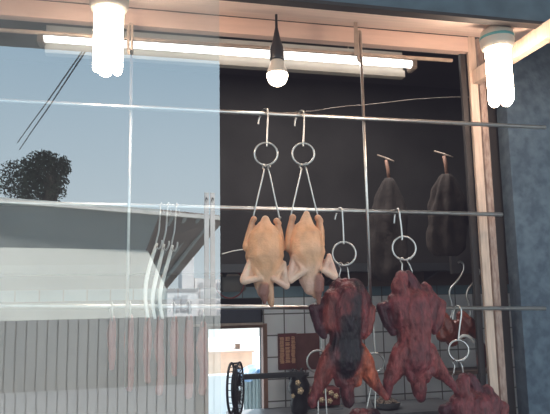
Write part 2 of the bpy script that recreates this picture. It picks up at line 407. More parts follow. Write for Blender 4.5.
# ---------------------------------------------------------------- ring hooks
def ring_hook(xt, yt, xb, yb, rx, ry, rr, prongs, Y, label, tip, Yr=None):
    s = sc(xt, yt, Y); T = at(xt, yt, Y)
    t = thing('ring_hook', T, label, 'hook', 'steel ring hooks for hanging birds'); r_ = 1.0*s
    yf = -5.5*s
    P = lambda x, y, d: at(x, y, Y)+Vector((0, d, 0))
    # the stem comes down in front of the rod, its curl goes over and behind it
    pts = [P(tip[0], tip[1], 5*s), P(tip[0]+.5, yt+5, 5*s), P((xt+tip[0])/2, yt-.5, 4*s), P((2*xt+tip[0])/3, yt-3, 1*s), P(xt-.3, yt-1.5, -3.4*s), P(xt, yt+5, -4.2*s), P((xt+xb)/2, (yt+yb)/2, -4.5*s), P(xb, yb-2, -4.6*s), P(xb, yb+1.5, -4.6*s)]
    obj('stem', tube(N(), smooth_path(pts, 5), r_, 8), steel2, t, True)
    c = P(rx, ry, -4.6*s); view = Vector((-math.sin(YAW), -math.cos(YAW), 0))
    obj('ring', ring(N(), c, Vector((math.cos(YAW), -math.sin(YAW), 0)), Vector((0, 0, 1)), rr*s, 1.05*s), steel2, t, True)
    for (ax_, ay_, bx_, by_) in prongs:
        pts = [P(ax_+1.2, ay_-2, -6*s), P(ax_, ay_-4, -4.6*s), P(ax_-1, ay_-1, -3*s), P(ax_, ay_+2, -4.5*s), P((ax_+bx_)/2, (ay_+by_)/2, -4.5*s), P(bx_, by_-2, -4.5*s), P(bx_+1, by_+1, -2*s), P(bx_+3, by_-2, 2*s)]
        obj('prong', tube(N(), smooth_path(pts, 4), .8*s, 8), steel2, t, True)
    return t
ring_hook(267, 112, 266, 146, 265, 155, 11.3, [(263, 170, 252.5, 219), (268, 170, 278, 219)], Y1, 'ring hook on the top rod holding the left chicken', (259.5, 123))
ring_hook(303, 114, 302, 146, 302, 155, 10.8, [(300, 169, 290, 217), (305, 168, 316, 217)], Y1, 'ring hook on the top rod holding the right chicken', (296, 125))
ring_hook(341, 211, 342, 243, 342.5, 254, 11.5, [(339, 267, 337.5, 279), (346, 267, 348, 286)], Y2, 'ring hook on the middle rod holding the dark striped duck', (336.5, 219))
ring_hook(398, 212, 400, 239, 402, 248.5, 11.5, [(400, 262, 400, 274), (407, 262, 410, 274)], Y2, 'ring hook on the middle rod holding the upright reddish duck', (396, 223))
ring_hook(459, 309, 456, 339, 456, 350, 9.8, [(452, 363, 451, 376), (459.5, 363, 461, 378)], Y3-.02, 'ring hook on the lowest rod holding the low duck beside the post', (455, 320))
ring_hook(319, 308, 320, 349, 316.5, 361, 10.5, [(316.5, 374, 317, 425), (323, 374, 326, 425)], Y3+.06, 'ring hook half hidden behind the left leg of the dark striped duck', (315, 318))
ring_hook(370.5, 308, 373, 352, 373, 362, 9, [(371, 374, 364, 416), (374, 374, 373, 418)], Y3+.06, 'ring hook hanging in the gap between the two large ducks', (367, 318))

# ---------------------------------------------------------------- chickens
ck = (.70, .375, .21); ck2 = (.70, .42, .27); wg = (.74, .50, .38); dkp = (.22, .09, .07); pk = (.66, .41, .32); bn = (.52, .28, .17)
def chicken1():
    caps = [
     (265, 227, 0, 8, 264.5, 243, 2, 18, ck), (264.5, 243, 2, 18, 264, 256, 3, 19.5, ck), (264, 256, 3, 19.5, 263.5, 272, 2, 14, ck), (263.5, 272, 2, 14, 263, 284, 2, 9.5, ck2),
     (265, 219.5, 2, 4, 265, 230, 2, 8.5, ck2), (271, 230, 0, 6, 276, 242, 0, 7.5, ck),
     # legs
     (252.5, 221, 0, 2.7, 250, 233, -1, 4, bn), (250, 233, -1, 4, 249.5, 246, -2, 7, ck), (253.8, 219, 1, 3.2, 252, 222, 0, 2.6, bn),
     (278, 223, -1, 2.8, 280, 234, -2, 4, bn), (280, 234, -2, 4, 279, 247, -2, 7, ck), (276.5, 221, 0, 3.4, 279, 223, -1, 3, bn),
     # wings folded on the breast
     (249.5, 259, 8, 2.6, 242.5, 280, 8, 4.4, wg), (242.5, 281, 9, 4.2, 258.5, 278.5, 13, 2.8, wg), (251, 261, 10, 2.4, 257, 277, 12, 3.2, ck2), (251, 262, 4, 3, 252, 274, 4, 5, ck2), (248, 268, 5, 3, 247, 277, 6, 4, wg),
     (281.8, 263.5, 8, 2.5, 284.5, 285, 7, 3.9, wg), (284.5, 286, 8, 3.8, 270.5, 279, 13, 2.6, pk), (280.5, 265, 9, 2.3, 274, 279, 12, 2.8, ck2), (278, 266, 4, 3, 276, 276, 4, 5, ck2), (282, 272, 5, 3, 281, 281, 7, 4, wg),
     # neck folded down with the tucked head
     (263, 282, 2, 9, 263.5, 291, 3, 7.5, ck2), (268, 286, 4, 5, 270.5, 302, 3, 3.6, bn), (270.5, 302, 3, 3.4, 270.8, 305, 3, 2.5, bn),
     (262, 287, 11, 5, 260.5, 293, 11, 4.6, dkp), (260.5, 293, 11, 4, 262.8, 303, 9, 1.6, dkp), (265, 291, 10, 2.6, 264.5, 300, 8, 1.6, dkp), (258, 289, 8, 3, 259, 294, 9, 3, pk)]
    return blob('plucked_chicken', caps, 2.10, skin_ch, .0028, 3, .0006, .02)
def chicken2():
    caps = [
     (305.5, 226, 0, 8, 305.5, 241, 2, 17, ck), (305.5, 241, 2, 17, 306, 252, 3, 18.5, ck), (306, 252, 3, 18.5, 307, 268, 2, 13.5, ck2), (307, 268, 2, 13.5, 309, 281, 2, 9, pk),
     (306, 214, 2, 3.2, 305.5, 228, 2, 9, ck2), (300, 228, 2, 6, 296, 242, 0, 8, ck),
     (292, 219, 0, 2.8, 290, 232, -1, 4.2, bn), (290, 232, -1, 4.2, 291, 246, -2, 7, ck), (292.5, 217.5, 1, 3.6, 292, 221, 0, 3, bn),
     (319.5, 220, -1, 3, 320.5, 231, -2, 4.6, bn), (320.5, 231, -2, 4.6, 318, 245, -2, 7.5, ck), (318, 218, 0, 3.6, 320.5, 221, -1, 3.4, bn),
     (291.5, 256, 8, 2.6, 288.2, 279, 8, 4.2, pk), (288.5, 280, 9, 4, 304, 270, 13, 2.7, wg), (292.5, 257, 10, 2.6, 300, 269.5, 12, 3.2, pk), (292, 262, 4, 3.4, 294, 271, 5, 5, pk), (288.5, 268, 5, 3, 293, 276, 7, 4, wg),
     (326.5, 256, 8, 2.5, 332, 276, 7, 4.2, pk), (331.5, 276.5, 8, 4, 319, 270.5, 13, 2.8, wg), (325.8, 257, 9, 2.4, 321, 270, 12, 3, pk), (324.5, 262, 4, 3.2, 325, 270, 5, 5, pk), (329, 268, 5, 3, 326, 274, 7, 3.8, wg),
     (307, 276, 2, 9.5, 310, 288, 3, 7.5, pk), (303, 280, 2, 5, 306, 287, 2, 4, pk),
     (315.5, 278, 11, 4.6, 315.5, 290, 10, 4.4, dkp), (315.5, 290, 10, 3.8, 316.5, 303, 7, 1.9, dkp), (311, 288, 5, 4, 314, 296, 5, 3, bn), (319.5, 279, 9, 2.4, 320, 290, 8, 1.8, dkp),
     (302.5, 227, 17, 1.2, 308.5, 233, 18, 1.4, (.3, .14, .1), True)]
    return blob('plucked_chicken', caps, 2.10, skin_ch, .0028, 3, .0006, .02)
tag(chicken1(), 'left plucked yellow chicken hung by its legs, folded wings and dark tucked head', 'chicken', 'plucked chickens on the top rod')
tag(chicken2(), 'right plucked pale chicken hung by its legs, pinker wings and dangling dark head', 'chicken', 'plucked chickens on the top rod')

# ---------------------------------------------------------------- roast ducks
rd = (.125, .025, .027); rd2 = (.20, .042, .034); rdk = (.03, .009, .012); blk = (.006, .004, .007); mar = (.042, .008, .013); org_ = (.33, .075, .038)
def duck1(ox=0, oy=0, Y=2.12):
    caps = [
     (340, 288, 0, 10, 336, 300, 0, 12, rd), (354, 288, 0, 10, 360, 300, 0, 11, rdk), (345, 283, 2, 5.5, 347, 292, 2, 9, rd), (352, 283, 4, 5, 356, 290, 4, 8, rdk),
     (346, 297, 2, 17, 345, 315, 3, 18.5, rd), (345, 315, 3, 18.5, 344.5, 338, 3, 16, rd), (344.5, 338, 3, 16, 343, 358, 3, 19, rd),
     (332, 298, 3, 10, 330, 325, 3, 9, rd2), (360, 300, 3, 9, 359, 330, 3, 8.5, rd),
     # wing stubs
     (329, 300, 0, 6, 314, 309, 1, 5.5, mar), (313, 308.5, 2, 5.5, 319, 330, 3, 5, mar), (319, 330, 3, 5, 323, 336, 3, 3.5, mar), (327, 306, 0, 5, 322, 328, 1, 5, mar),
     (362, 300, 0, 5, 370, 308, 1, 4.8, rdk), (370.5, 309, 2, 4.8, 366.5, 330, 4, 4.6, rd2), (366.5, 330, 4, 4.6, 362, 336, 4, 3.6, rd2),
     # hips and splayed legs
     (335, 352, 3, 12, 327, 366, 2, 11, rd2), (327, 366, 2, 10.5, 318, 386, 2, 7, rd2), (318, 386, 2, 7, 312.5, 401, 1, 4.6, rd), (311.5, 400, 2, 5, 312, 404, 2, 4, rd),
     (355, 352, 3, 12, 363, 364, 2, 11, org_), (363, 364, 2, 10.5, 372, 380, 2, 7, org_), (372, 380, 2, 6.5, 383, 394, 1, 3.8, rd2), (383, 393, 1, 4, 386, 397, 1, 3.4, rd2),
     # vent, tail and neck end
     (345, 362, 4, 15, 345, 376, 3, 11, rd2), (336, 370, 8, 7, 338, 381, 7, 6, rd), (353, 370, 8, 7, 354, 380, 7, 6, org_), (345, 380, 5, 8, 346, 394, 4, 7, rd), (346, 394, 4, 7, 347, 402, 4, 5.5, rdk), (338, 377, 10, 3.5, 342, 383, 10, 3, rdk), (352, 377, 11, 3.5, 351, 382, 10, 3, rdk),
     # dark scorched stripe
     (351, 298, 13, 4, 348, 318, 19, 10, blk, True), (347, 320, 19, 12, 346, 345, 18, 15, blk, True), (346, 345, 18, 15, 341, 368, 18, 12, blk, True), (331, 335, 12, 5, 330, 355, 12, 6, blk, True), (352, 286, 10, 5, 350, 302, 14, 7, blk, True),
     (330, 345, 15, 4, 329, 360, 15, 5, (.10, .045, .05), True)]
    caps = [(c[0]+ox, c[1]+oy, c[2], c[3], c[4]+ox, c[5]+oy, c[6], *c[7:]) for c in caps]
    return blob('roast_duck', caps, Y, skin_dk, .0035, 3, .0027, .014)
def duck2(ox=0, oy=0, Y=2.13):
    g = (.125, .028, .032); g2 = (.18, .040, .038); g3 = (.055, .013, .019)
    caps = [
     # folded neck stump and shoulders
     (400, 276, 4, 6, 397, 288, 5, 8.5, g), (397, 288, 5, 8.5, 404, 297, 4, 10, g2), (407, 276, 2, 5.5, 413, 288, 3, 7, g3), (424, 287, 2, 5, 427, 298, 3, 9, g), (416, 292, 2, 7, 416, 302, 2, 10, g3),
     (398, 302, 2, 12, 404, 318, 3, 15, g), (428, 302, 2, 11, 421, 318, 3, 14, g), (412, 304, 3, 17, 412, 322, 4, 18, g), (412, 322, 4, 18, 412, 340, 4, 16.5, g2), (412, 340, 4, 16.5, 412, 358, 4, 18, g),
     # wing stubs
     (395, 303, 0, 6, 381, 307, 1, 5, g3), (380, 307.5, 2, 5, 386, 324, 3, 4.6, mar), (386, 324, 3, 4.6, 392, 333, 3, 3.4, mar), (394, 307, 0, 5, 388, 322, 1, 5, mar),
     (430, 300, 0, 6, 440, 304, 1, 5, g), (441, 304, 2, 4.8, 436.5, 322, 4, 4.6, g2), (436.5, 322, 4, 4.6, 433, 331, 4, 3.6, g),
     # hips and splayed legs
     (402, 352, 4, 12, 396, 366, 3, 10.5, g2), (396, 366, 3, 10.5, 388, 381, 2, 6.5, g2), (388, 381, 2, 6, 387, 393, 1, 4, g), (386.5, 392, 1, 4.2, 387.5, 397, 1, 3.2, g),
     (423, 352, 4, 12, 431, 364, 3, 10.5, g2), (431, 364, 3, 10.5, 443, 375, 2, 6.5, g2), (443, 375, 2, 6, 453, 386, 1, 3.8, g), (453, 385, 1, 4, 456, 391, 1, 3, g),
     (413, 360, 5, 15, 415, 374, 4, 11, g2), (405, 370, 9, 6, 409, 377, 9, 5, g), (425, 370, 9, 6, 421, 377, 9, 5, g), (415, 376, 6, 8.5, 417, 390, 5, 7.5, g2), (417, 390, 5, 7.5, 419, 397, 4, 5, g3), (420, 371, 14, 2.5, 421, 376, 14, 2.5, g2),
     (412, 300, 22, 1.6, 413, 355, 23, 1.6, g3, True), (400, 320, 16, 4, 400, 345, 17, 4, g2, True)]
    caps = [(c[0]+ox, c[1]+oy, c[2], c[3], c[4]+ox, c[5]+oy, c[6], *c[7:]) for c in caps]
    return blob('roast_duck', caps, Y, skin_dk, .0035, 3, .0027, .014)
G = 'roast ducks on the steel rods'
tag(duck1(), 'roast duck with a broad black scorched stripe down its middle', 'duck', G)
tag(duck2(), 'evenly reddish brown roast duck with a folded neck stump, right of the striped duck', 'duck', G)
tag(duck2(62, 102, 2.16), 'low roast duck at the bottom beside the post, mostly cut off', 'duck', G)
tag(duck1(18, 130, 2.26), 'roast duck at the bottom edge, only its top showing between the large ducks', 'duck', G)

# ---------------------------------------------------------------- dark meat, S hooks
def shook(pts, Y, label, rpx=1.1):
    s = sc(*pts[0], Y)
    return tag(obj('meat_hook', tube(N(), smooth_path([at(x, y, Y) for x, y in pts], 6), rpx*s, 8), steel2, None, True, at(*pts[0], Y)), label, 'hook', 'bent steel hooks')
shook([(458, 262.5), (461, 262), (463.5, 265), (463, 271), (458, 280), (451, 288), (449.5, 294), (451, 300), (452, 306), (452, 314), (449, 320)], 2.73, 'curled steel hook hanging just left of the post above the lowest rod')
shook([(476, 269), (479, 270), (478.5, 275), (473, 283), (468, 290), (466.5, 296), (468.5, 301), (470, 307), (470, 316), (467, 321)], 2.73, 'curled steel hook touching the post above the lowest rod')
def lump(name, caps, Y, m, label, cat, group=None, disp=.005):
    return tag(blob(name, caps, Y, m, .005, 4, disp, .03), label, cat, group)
k0 = (.2, .04, .03)
lump('roast_meat', [(443, 318, 0, 7, 448, 330, 2, 9, k0), (448, 330, 2, 9, 452, 341, 0, 6, k0), (440, 322, 0, 5, 442, 336, 0, 6, k0)], 2.75, meat_m, 'dark red lump of roast meat behind the ring hook by the post', 'meat', 'dark roast meat by the post')
lump('roast_meat', [(462, 316, 0, 6, 467, 324, 2, 8, k0), (467, 324, 2, 8, 476, 332, 0, 7, k0), (456, 326, 0, 6, 462, 333, 0, 6, k0)], 2.75, meat_m, 'dark red roast meat nearest the post, with a white bone end below', 'meat', 'dark roast meat by the post')
p = at(466, 337, 2.73); tag(obj('bone', tube(N(), smooth_path([at(458, 339, 2.70), at(463, 336, 2.69), at(469, 337, 2.69), at(474, 342, 2.70)], 5), .008, 8), pale_m, None, True, p), 'white bone end under the dark meat by the post', 'bone')
rail = box(N(), at(425, 268, 2.66)+Vector((0, -.005, -.012)), at(484, 262, 2.66)+Vector((0, .015, .012)))
tag(obj('rail_board', box(N(), at(452, 271, 2.74)+Vector((0, 0, -.012)), at(484, 262, 2.74)+Vector((.6, .02, .03))), dark_wood, None, False, at(466, 266, 2.68)), 'short black board behind the post that the curled hooks hang from', 'board')
lump('roast_meat', [(481, 345, 0, 4, 482, 364, 0, 5, k0)], 2.75, meat_m, 'narrow dark red strip of meat hanging close along the post', 'meat', 'dark roast meat by the post')

# roast pork strips and pale casings seen through the pane
for i, (x, y1_, y2_, rr) in enumerate([(112, 312, 372, 5), (130, 311, 392, 5.5), (147, 312, 385, 5), (160, 311, 396, 5.5), (174, 312, 378, 5), (189, 311, 400, 6), (203, 318, 396, 6)]):
    Yp = Y3+.03; j = random.uniform(-2, 2)
    caps = [(x, y1_+6, 0, rr*.6, x+j, (y1_+y2_)/2-8, 0, rr, k0), (x+j, (y1_+y2_)/2-8, 0, rr, x-j*.6, (y1_+y2_)/2+12, 0, rr*.8, k0), (x-j*.6, (y1_+y2_)/2+12, 0, rr*.8, x+j*.5, y2_-4, 0, rr*.65, k0)]
    nm = ['leftmost, short', 'second, long', 'third from the left', 'fourth, long', 'fifth, short', 'sixth, long and thick', 'last, nearest the glass edge'][i]
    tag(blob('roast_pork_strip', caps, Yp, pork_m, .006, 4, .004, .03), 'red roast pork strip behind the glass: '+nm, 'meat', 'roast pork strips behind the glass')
    s = sc(x, y1_, Y3)
    pts = [at(x-3, y1_-1, Y3)+Vector((0, .02, 0)), at(x-2, y1_-7.2, Y3)+Vector((0, .008, 0)), at(x, y1_-9.4, Y3), at(x+.5, y1_-4, Y3)+Vector((0, -.012, 0)), at(x+.3, y1_+4, Y3)+Vector((0, -.005, 0)), at(x, y1_+10, Yp)]
    tag(obj('pork_hook', tube(N(), smooth_path(pts, 4), .9*s, 7), steel2, None, True, at(x, y1_-4, Y3)), 'small steel hook on the lowest rod holding the pork strip: '+nm, 'hook', 'small hooks behind the glass')
for i, pts in enumerate([[(157, 243), (152, 258), (146.5, 280), (145.5, 300), (148, 318)], [(164, 244), (160, 262), (154.5, 285), (152.5, 302), (155, 319)], [(172.5, 245), (168, 262), (161, 288), (160, 304), (163, 319)]]):
    s = sc(*pts[0], Y2)
    base = at(*pts[0], Y2)
    lab = ['left', 'middle', 'right'][i]
    tag(obj('pale_casing', tube(N(), smooth_path([at(x, y, Y2-.03) for x, y in pts], 8), [1.7*s*(.8+.4*math.sin(3.1*q/32)) for q in range(33)], 10), pale_m, None, True, base), lab+' of three pale curved strands hanging on hooks behind the glass', 'meat', 'pale strands behind the glass')
    x, y = pts[0]
    hp = [at(x+7, 213, Y2)+Vector((0, .012, 0)), at(x+5.5, 205, Y2)+Vector((0, .004, 0)), at(x+4, 204.2, Y2)+Vector((0, -.012, 0)), at(x+3, 212, Y2)+Vector((0, -.02, 0)), at(x+2, 230, Y2-.03), at(x-1, y+1, Y2-.03), at(x+1.5, y+6, Y2-.04), at(x+4.5, y+2, Y2-.045), at(x+5, y-3, Y2-.045)]
    tag(obj('casing_hook', tube(N(), smooth_path(hp, 4), .9*s, 7), steel2, None, True, hp[2]), lab+' of three long hooks on the middle rod holding the pale strands', 'hook', 'long hooks behind the glass')

# ---------------------------------------------------------------- things at the back of the room
bag_m = mat('brown_sackcloth', (.052, .041, .037), .95, var=.3, scale=14, bump=.4, bscale=40)
bag2_m = mat('dark_sackcloth', (.036, .029, .027), .95, var=.3, scale=14, bump=.4, bscale=40)
def sack(xc, y0, y1, w0, Y, m, label, fold):
    bm = N(); s = sc(xc, (y0+y1)/2, Y); rings = []; NR, NS = 26, 48
    for i in range(NR):
        f = i/(NR-1); y = y0+(y1-y0)*f
        wd = w0*(.22+.78*min(1, (f*2.6))**.7)*(1 if f < .85 else 1-.45*((f-.85)/.15)**2)
        c = at(xc, y, Y); r_ = []
        for j in range(NS):
            a = 2*math.pi*j/NS; q = 1+fold*math.sin(a*7+f*1.3)*(1-.4*f)+.06*math.sin(a*3+f*5)+.22*(noise.noise(Vector((math.cos(a)*1.3, math.sin(a)*1.3+xc, f*4.2))))+.10*noise.noise(Vector((math.cos(a)*4, math.sin(a)*4, f*9+xc)))
            r_.append(bm.verts.new(c+Vector((math.cos(a)*wd*s*q, math.sin(a)*wd*s*.45*q, 0))))
        rings.append(r_)
    for A, B in zip(rings, rings[1:]):
        for j in range(NS): bm.faces.new((A[j], A[(j+1) % NS], B[(j+1) % NS], B[j]))
    bm.faces.new(rings[0]); bm.faces.new(rings[-1])
    t = thing('hanging_sack', at(xc, y0, Y), label, 'sack', 'brown sacks hanging at the back')
    obj('sack_body', bm, m, t, True)
    obj('tie', tube(N(), [at(xc, y0+3, Y), at(xc-1, y0-8, Y), at(xc-3, y0-18, Y)], .012, 8), brown, t, True)
    hk = [at(xc-3, y0-17, Y), at(xc-7, y0-22, Y), at(xc-1, y0-16, Y)+Vector((0, -.03, 0)), at(xc+3, y0-12, Y)+Vector((0, -.04, 0))]
    obj('nail', tube(N(), [at(xc-8, y0-25, Y)+Vector((0, .06, 0)), at(xc-3, y0-20, Y), at(xc+2, y0-15, Y)+Vector((0, -.05, 0))], .006, 6), conduit, t, True)
    return t
sack(447, 174, 256, 20, 3.5, bag_m, 'pleated brown sack hanging beside the post in the dark', .15)
sack(389, 178, 280, 19, 3.8, bag2_m, 'darker brown sack hanging behind the ring hook of the reddish duck', .12)
# shelf
shelf_m = mat('dark_shelf_paint', (.03, .034, .04), .6, var=.2); shelf2 = mat('brown_shelf_board', (.12, .085, .07), .7, var=.3, scale=6)
sz1, sz0 = at(300, 264, 4.2).z, at(300, 272, 4.2).z
tsh = thing('wall_shelf', Vector((.9, 4.4, sz0)), 'long dark shelf along the back wall above the teal tiles', 'shelf')
obj('shelf_board', box(N(), (XL+.02, 4.15, sz0), (XR-.02, YB-.02, sz1)), shelf_m, tsh)
obj('shelf_lip', box(N(), (at(330, 280, 4.55).x, 4.5, at(400, 286, 4.5).z), (XR-.02, YB-.02, sz0)), shelf2, tsh)
for xx in (222, 330, 430):
    X = at(xx, 280, 4.4).x; obj('bracket', prism(N(), [(X, YB-.02, sz0), (X, 4.25, sz0), (X, YB-.02, sz0-.09)], (.02, 0, 0)), shelf_m, tsh)
# shutter box above the opening
navy = mat('navy_panel', (.02, .026, .045), .5, var=.2); 
t = thing('shutter_box', at(240, 327, 4.5), 'navy blue roller shutter box above the bright opening', 'shutter box')
a, b = at(192, 326, 4.48), at(261, 306, 4.48)
bm = box(N(), (a.x, 4.48, a.z), (b.x, YB-.02, b.z)); bmesh.ops.bevel(bm, geom=bm.edges, offset=.008, segments=2, affect='EDGES'); obj('housing', bm, navy, t)
obj('edge_strip', box(N(), (a.x-.01, 4.465, a.z-.005), (b.x+.01, 4.49, a.z+.012)), conduit, t)
obj('top_strip', box(N(), (a.x-.01, 4.46, b.z), (b.x+.05, 4.5, b.z+.012)), conduit, t)
# things on / under the shelf
t = thing('storage_bin', at(250, 292, 4.4), 'grey crate-like box under the dark shelf behind the left chicken', 'box')
a, b = at(222, 292, 4.35), at(246, 270, 4.35)
b.z = sz0; bm = box(N(), (a.x, 4.35, a.z), (b.x, 4.52, b.z)); bmesh.ops.bevel(bm, geom=bm.edges, offset=.01, segments=2, affect='EDGES'); obj('bin_body', bm, mat('grey_bin', (.13, .12, .11), .6, var=.2), t)
obj('bin_rim', box(N(), (a.x-.008, 4.34, b.z-.02), (b.x+.008, 4.53, b.z-.004)), conduit, t)
p = at(230, 284, 4.3); tag(obj('wire_hoop', ring(N(), p, Vector((1, 0, 0)), Vector((0, 0, 1)), 14*sc(230, 284, 4.3), .006), mat('red_wire', (.2, .03, .03), .5), None, True, p), 'dark red wire hoop hanging at the edge of the glass beside the left chicken', 'hoop')
p0, p1 = at(222, 254, 2.9), at(243, 249.5, 2.9)
tag(obj('twine', tube(N(), smooth_path([p0, (p0+p1)/2+Vector((0, 0, .003)), p1], 5), .0022, 6), pale_m, None, True, p0), 'short pale twine end left of the first chicken', 'string')
# red notice boards on the tiles
red_m = mat('red_lacquer', (.20, .05, .05), .6, var=.15); red2 = mat('brown_red_lacquer', (.17, .07, .065), .7, var=.25, scale=9); gold = mat('gold_lettering', (.68, .36, .22), .5); beige = mat('beige_rosette', (.50, .38, .25), .6, var=.3, scale=40)
t = thing('shrine_plaque', at(287, 352, YB-.02), 'red plaque with three columns of gold characters on the tiled wall', 'plaque')
a, b = at(278.5, 370, YB-.03), at(296, 333, YB-.03)
bm = box(N(), (a.x, YB-.04, a.z), (b.x, YB-.016, b.z)); bmesh.ops.bevel(bm, geom=bm.edges, offset=.004, segments=1, affect='EDGES'); bd = obj('board', bm, red_m, t)
bm = N(); rg = random.Random(3); ww = (b.x-a.x)
for ci in range(3):
    cx = a.x+ww*(.19+.31*ci); cells = 3 if ci != 1 else 3
    zt_ = b.z-.025; ch = (b.z-a.z-.05)
    hs = [.13, .13]+[.092]*7 if ci != 1 else [.17, .17]+[.11]*5
    zc = zt_
    for hfrac in hs:
        h = ch*hfrac; cw = ww*(.14 if ci == 1 else .125); z0_ = zc-h*.86
        if z0_ < a.z+.01: break
        for q in range(3):
            zz = z0_+(zc-z0_)*(q+.5)/3+rg.uniform(-.002, .002); box(bm, (cx-cw*rg.uniform(.6, 1), YB-.044, zz-.0035), (cx+cw*rg.uniform(.6, 1), YB-.040, zz+.0035))
        for q in range(2):
            xx = cx+cw*rg.uniform(-.7, .7); box(bm, (xx-.003, YB-.0445, z0_), (xx+.003, YB-.040, zc-h*.14))
        zc -= h
obj('gold_characters', bm, gold, bd)
bm = N(); fr = .006
for (u0_, v0_, u1_, v1_) in ((a.x, a.z, b.x, a.z+fr), (a.x, b.z-fr, b.x, b.z), (a.x, a.z, a.x+fr, b.z), (b.x-fr, a.z, b.x, b.z)): box(bm, (u0_, YB-.046, v0_), (u1_, YB-.038, v1_))
obj('frame', bm, red2, t)
a2, b2 = at(296.6, 370, YB-.03), at(318.5, 333, YB-.03)
t = thing('wooden_board', at(307, 352, YB-.02), 'plain brown red board beside the gold lettered plaque', 'board')
obj('panel', box(N(), (a2.x, YB-.036, a2.z), (b2.x, YB-.016, b2.z)), red2, t)
bm = N(); 
for (u0_, v0_, u1_, v1_) in ((a2.x, a2.z, b2.x, a2.z+fr), (a2.x, b2.z-fr, b2.x, b2.z), (b2.x-fr, a2.z, b2.x, b2.z)): box(bm, (u0_, YB-.042, v0_), (u1_, YB-.034, v1_))
obj('frame', bm, red_m, t)
# standing fan with long bar
Yn = 3.9; s = sc(240, 388, Yn); c = at(239.5, 388, Yn)
t = thing('round_fan', c, 'black round fan seen almost edge-on in front of the bright opening', 'fan')
ax = Vector((.25, -.97, 0)).normalized(); fx = Vector((.30, .12, 0)); cage = N()
ea, eb = Vector((6.5*s, .09, 0)), Vector((0, 0, 25*s))
ell = lambda off, k_: [c+off+ea*(math.cos(2*math.pi*i/32)*k_)+eb*(math.sin(2*math.pi*i/32)*k_) for i in range(32)]
dn = Vector((-.05, .012, 0))
tube(cage, ell(Vector((0, 0, 0)), 1), 1.1*s, 8, True); tube(cage, ell(dn, .97), 1.3*s, 8, True)
for k_ in (.35, .6, .8): tube(cage, ell(dn*.1, k_), .35*s, 6, True)
for i in range(24):
    a_ = 2*math.pi*i/24; e = ea*math.cos(a_)+eb*math.sin(a_); tube(cage, [c+e, c+dn+e*.97], .4*s, 5); tube(cage, [c+e*.12, c+e], .3*s, 5)
tube(cage, [c+Vector((-2.5*s, .02, 0))+eb*math.sin(a_)*.9-ea*(.75*math.cos(a_)) for a_ in [(-1.4+2.8*i/14) for i in range(15)]], [(.6+1.9*math.cos((-1.4+2.8*i/14)))*s for i in range(15)], 8)
obj('cage', cage, black_plastic, t, True)
hub = lathe(N(), c+dn*.6, [(.002, -.012), (4*s, -.01), (4.4*s, .008), (.002, .014)], 16, (ea.normalized().cross(eb.normalized()))); hb = obj('hub', hub, black_plastic, t, True)
for k_ in range(4):
    a_ = 2*math.pi*k_/4+.4; u_ = ea*math.cos(a_)+eb*math.sin(a_); v_ = -ea*math.sin(a_)+eb*math.cos(a_)
    nn = ea.normalized().cross(eb.normalized())
    bm = N(); pts = [c+dn*.6+u_*.12-v_*.08, c+dn*.6+u_*.8-v_*.28, c+dn*.6+u_*.86+v_*.12, c+dn*.6+u_*.14+v_*.08]; prism(bm, pts, nn*.003); obj('blade', bm, black_plastic, hb)
bm = N(); a, b = at(243, 377, Yn), at(304, 377, Yn); box(bm, (a.x, Yn-.015, a.z-2.6*s), (b.x, Yn+.02, a.z+2.6*s)); bmesh.ops.bevel(bm, geom=bm.edges, offset=.006, segments=2, affect='EDGES'); obj('arm_bar', bm, black_plastic, t)
bm = N(); tube(bm, [at(236, 372, Yn), at(236, 440, Yn)], 2.6*s, 10); obj('pole', bm, black_plastic, t, True)
# steel counter
cz = at(300, 406, YB-.03).z; steel_c = mat('worn_counter_steel', (.19, .2, .215), .4, .35, var=.2, scale=5)
t = thing('steel_counter', Vector((.9, 3.9, 0)), 'long grey steel counter under the wall tiles', 'counter')
cx0, cx1 = at(236, 409, 4.1).x, at(470, 409, 4.1).x
bm = box(N(), (cx0, 4.08, cz-.05), (cx1, YB-.03, cz)); bmesh.ops.bevel(bm, geom=bm.edges, offset=.006, segments=2, affect='EDGES'); obj('worktop', bm, steel_c, t)
obj('cabinet_front', box(N(), (cx0+.03, 4.12, .1), (cx1-.03, YB-.03, cz-.05)), steel_c, t)
for xx in (cx0+.06, cx1-.1):
    for yy in (4.15, YB-.1): obj('leg', box(N(), (xx, yy, .04), (xx+.04, yy+.04, .1)), steel_c, t)
# black jar with gold rosettes
def rosette(bm, c, r_):
    for k_ in range(5):
        a_ = 2*math.pi*k_/5; bmesh.ops.create_icosphere(bm, subdivisions=1, radius=r_*.55, matrix=Matrix.Translation(c+Vector((math.cos(a_)*r_*.6, 0, math.sin(a_)*r_*.6))) @ Matrix.Diagonal((1, .5, 1, 1)))
    bmesh.ops.create_icosphere(bm, subdivisions=1, radius=r_*.5, matrix=Matrix.Translation(c+Vector((0, -r_*.35, 0))))
    return bm
Yj = 4.3; s = sc(298, 390, Yj); g = at(299, 390, Yj); 
t = thing('black_vase', Vector((g.x, Yj, cz)), 'black bulbous vase with gold rosettes at the end of the fan bar', 'vase')
h = g.z-cz
vb = obj('vase_body', lathe(N(), Vector((g.x, Yj, cz)), [(6*s, 0), (8*s, .01), (9*s, h*.35), (7.5*s, h*.7), (10.5*s, h*.95), (11*s, h+5*s), (8*s, h+12*s), (9.5*s, h+15*s), (9*s, h+15.5*s), (4*s, h+12*s)], 20), black_plastic, t, True)
bm = N(); rosette(bm, at(298, 383, Yj-.1), 2.6*s); rosette(bm, at(300.5, 391, Yj-.1), 3.2*s); rosette(bm, at(293, 396, Yj-.09), 2*s); obj('gold_rosettes', bm, beige, vb, True)
bm = N(); rg = random.Random(5)
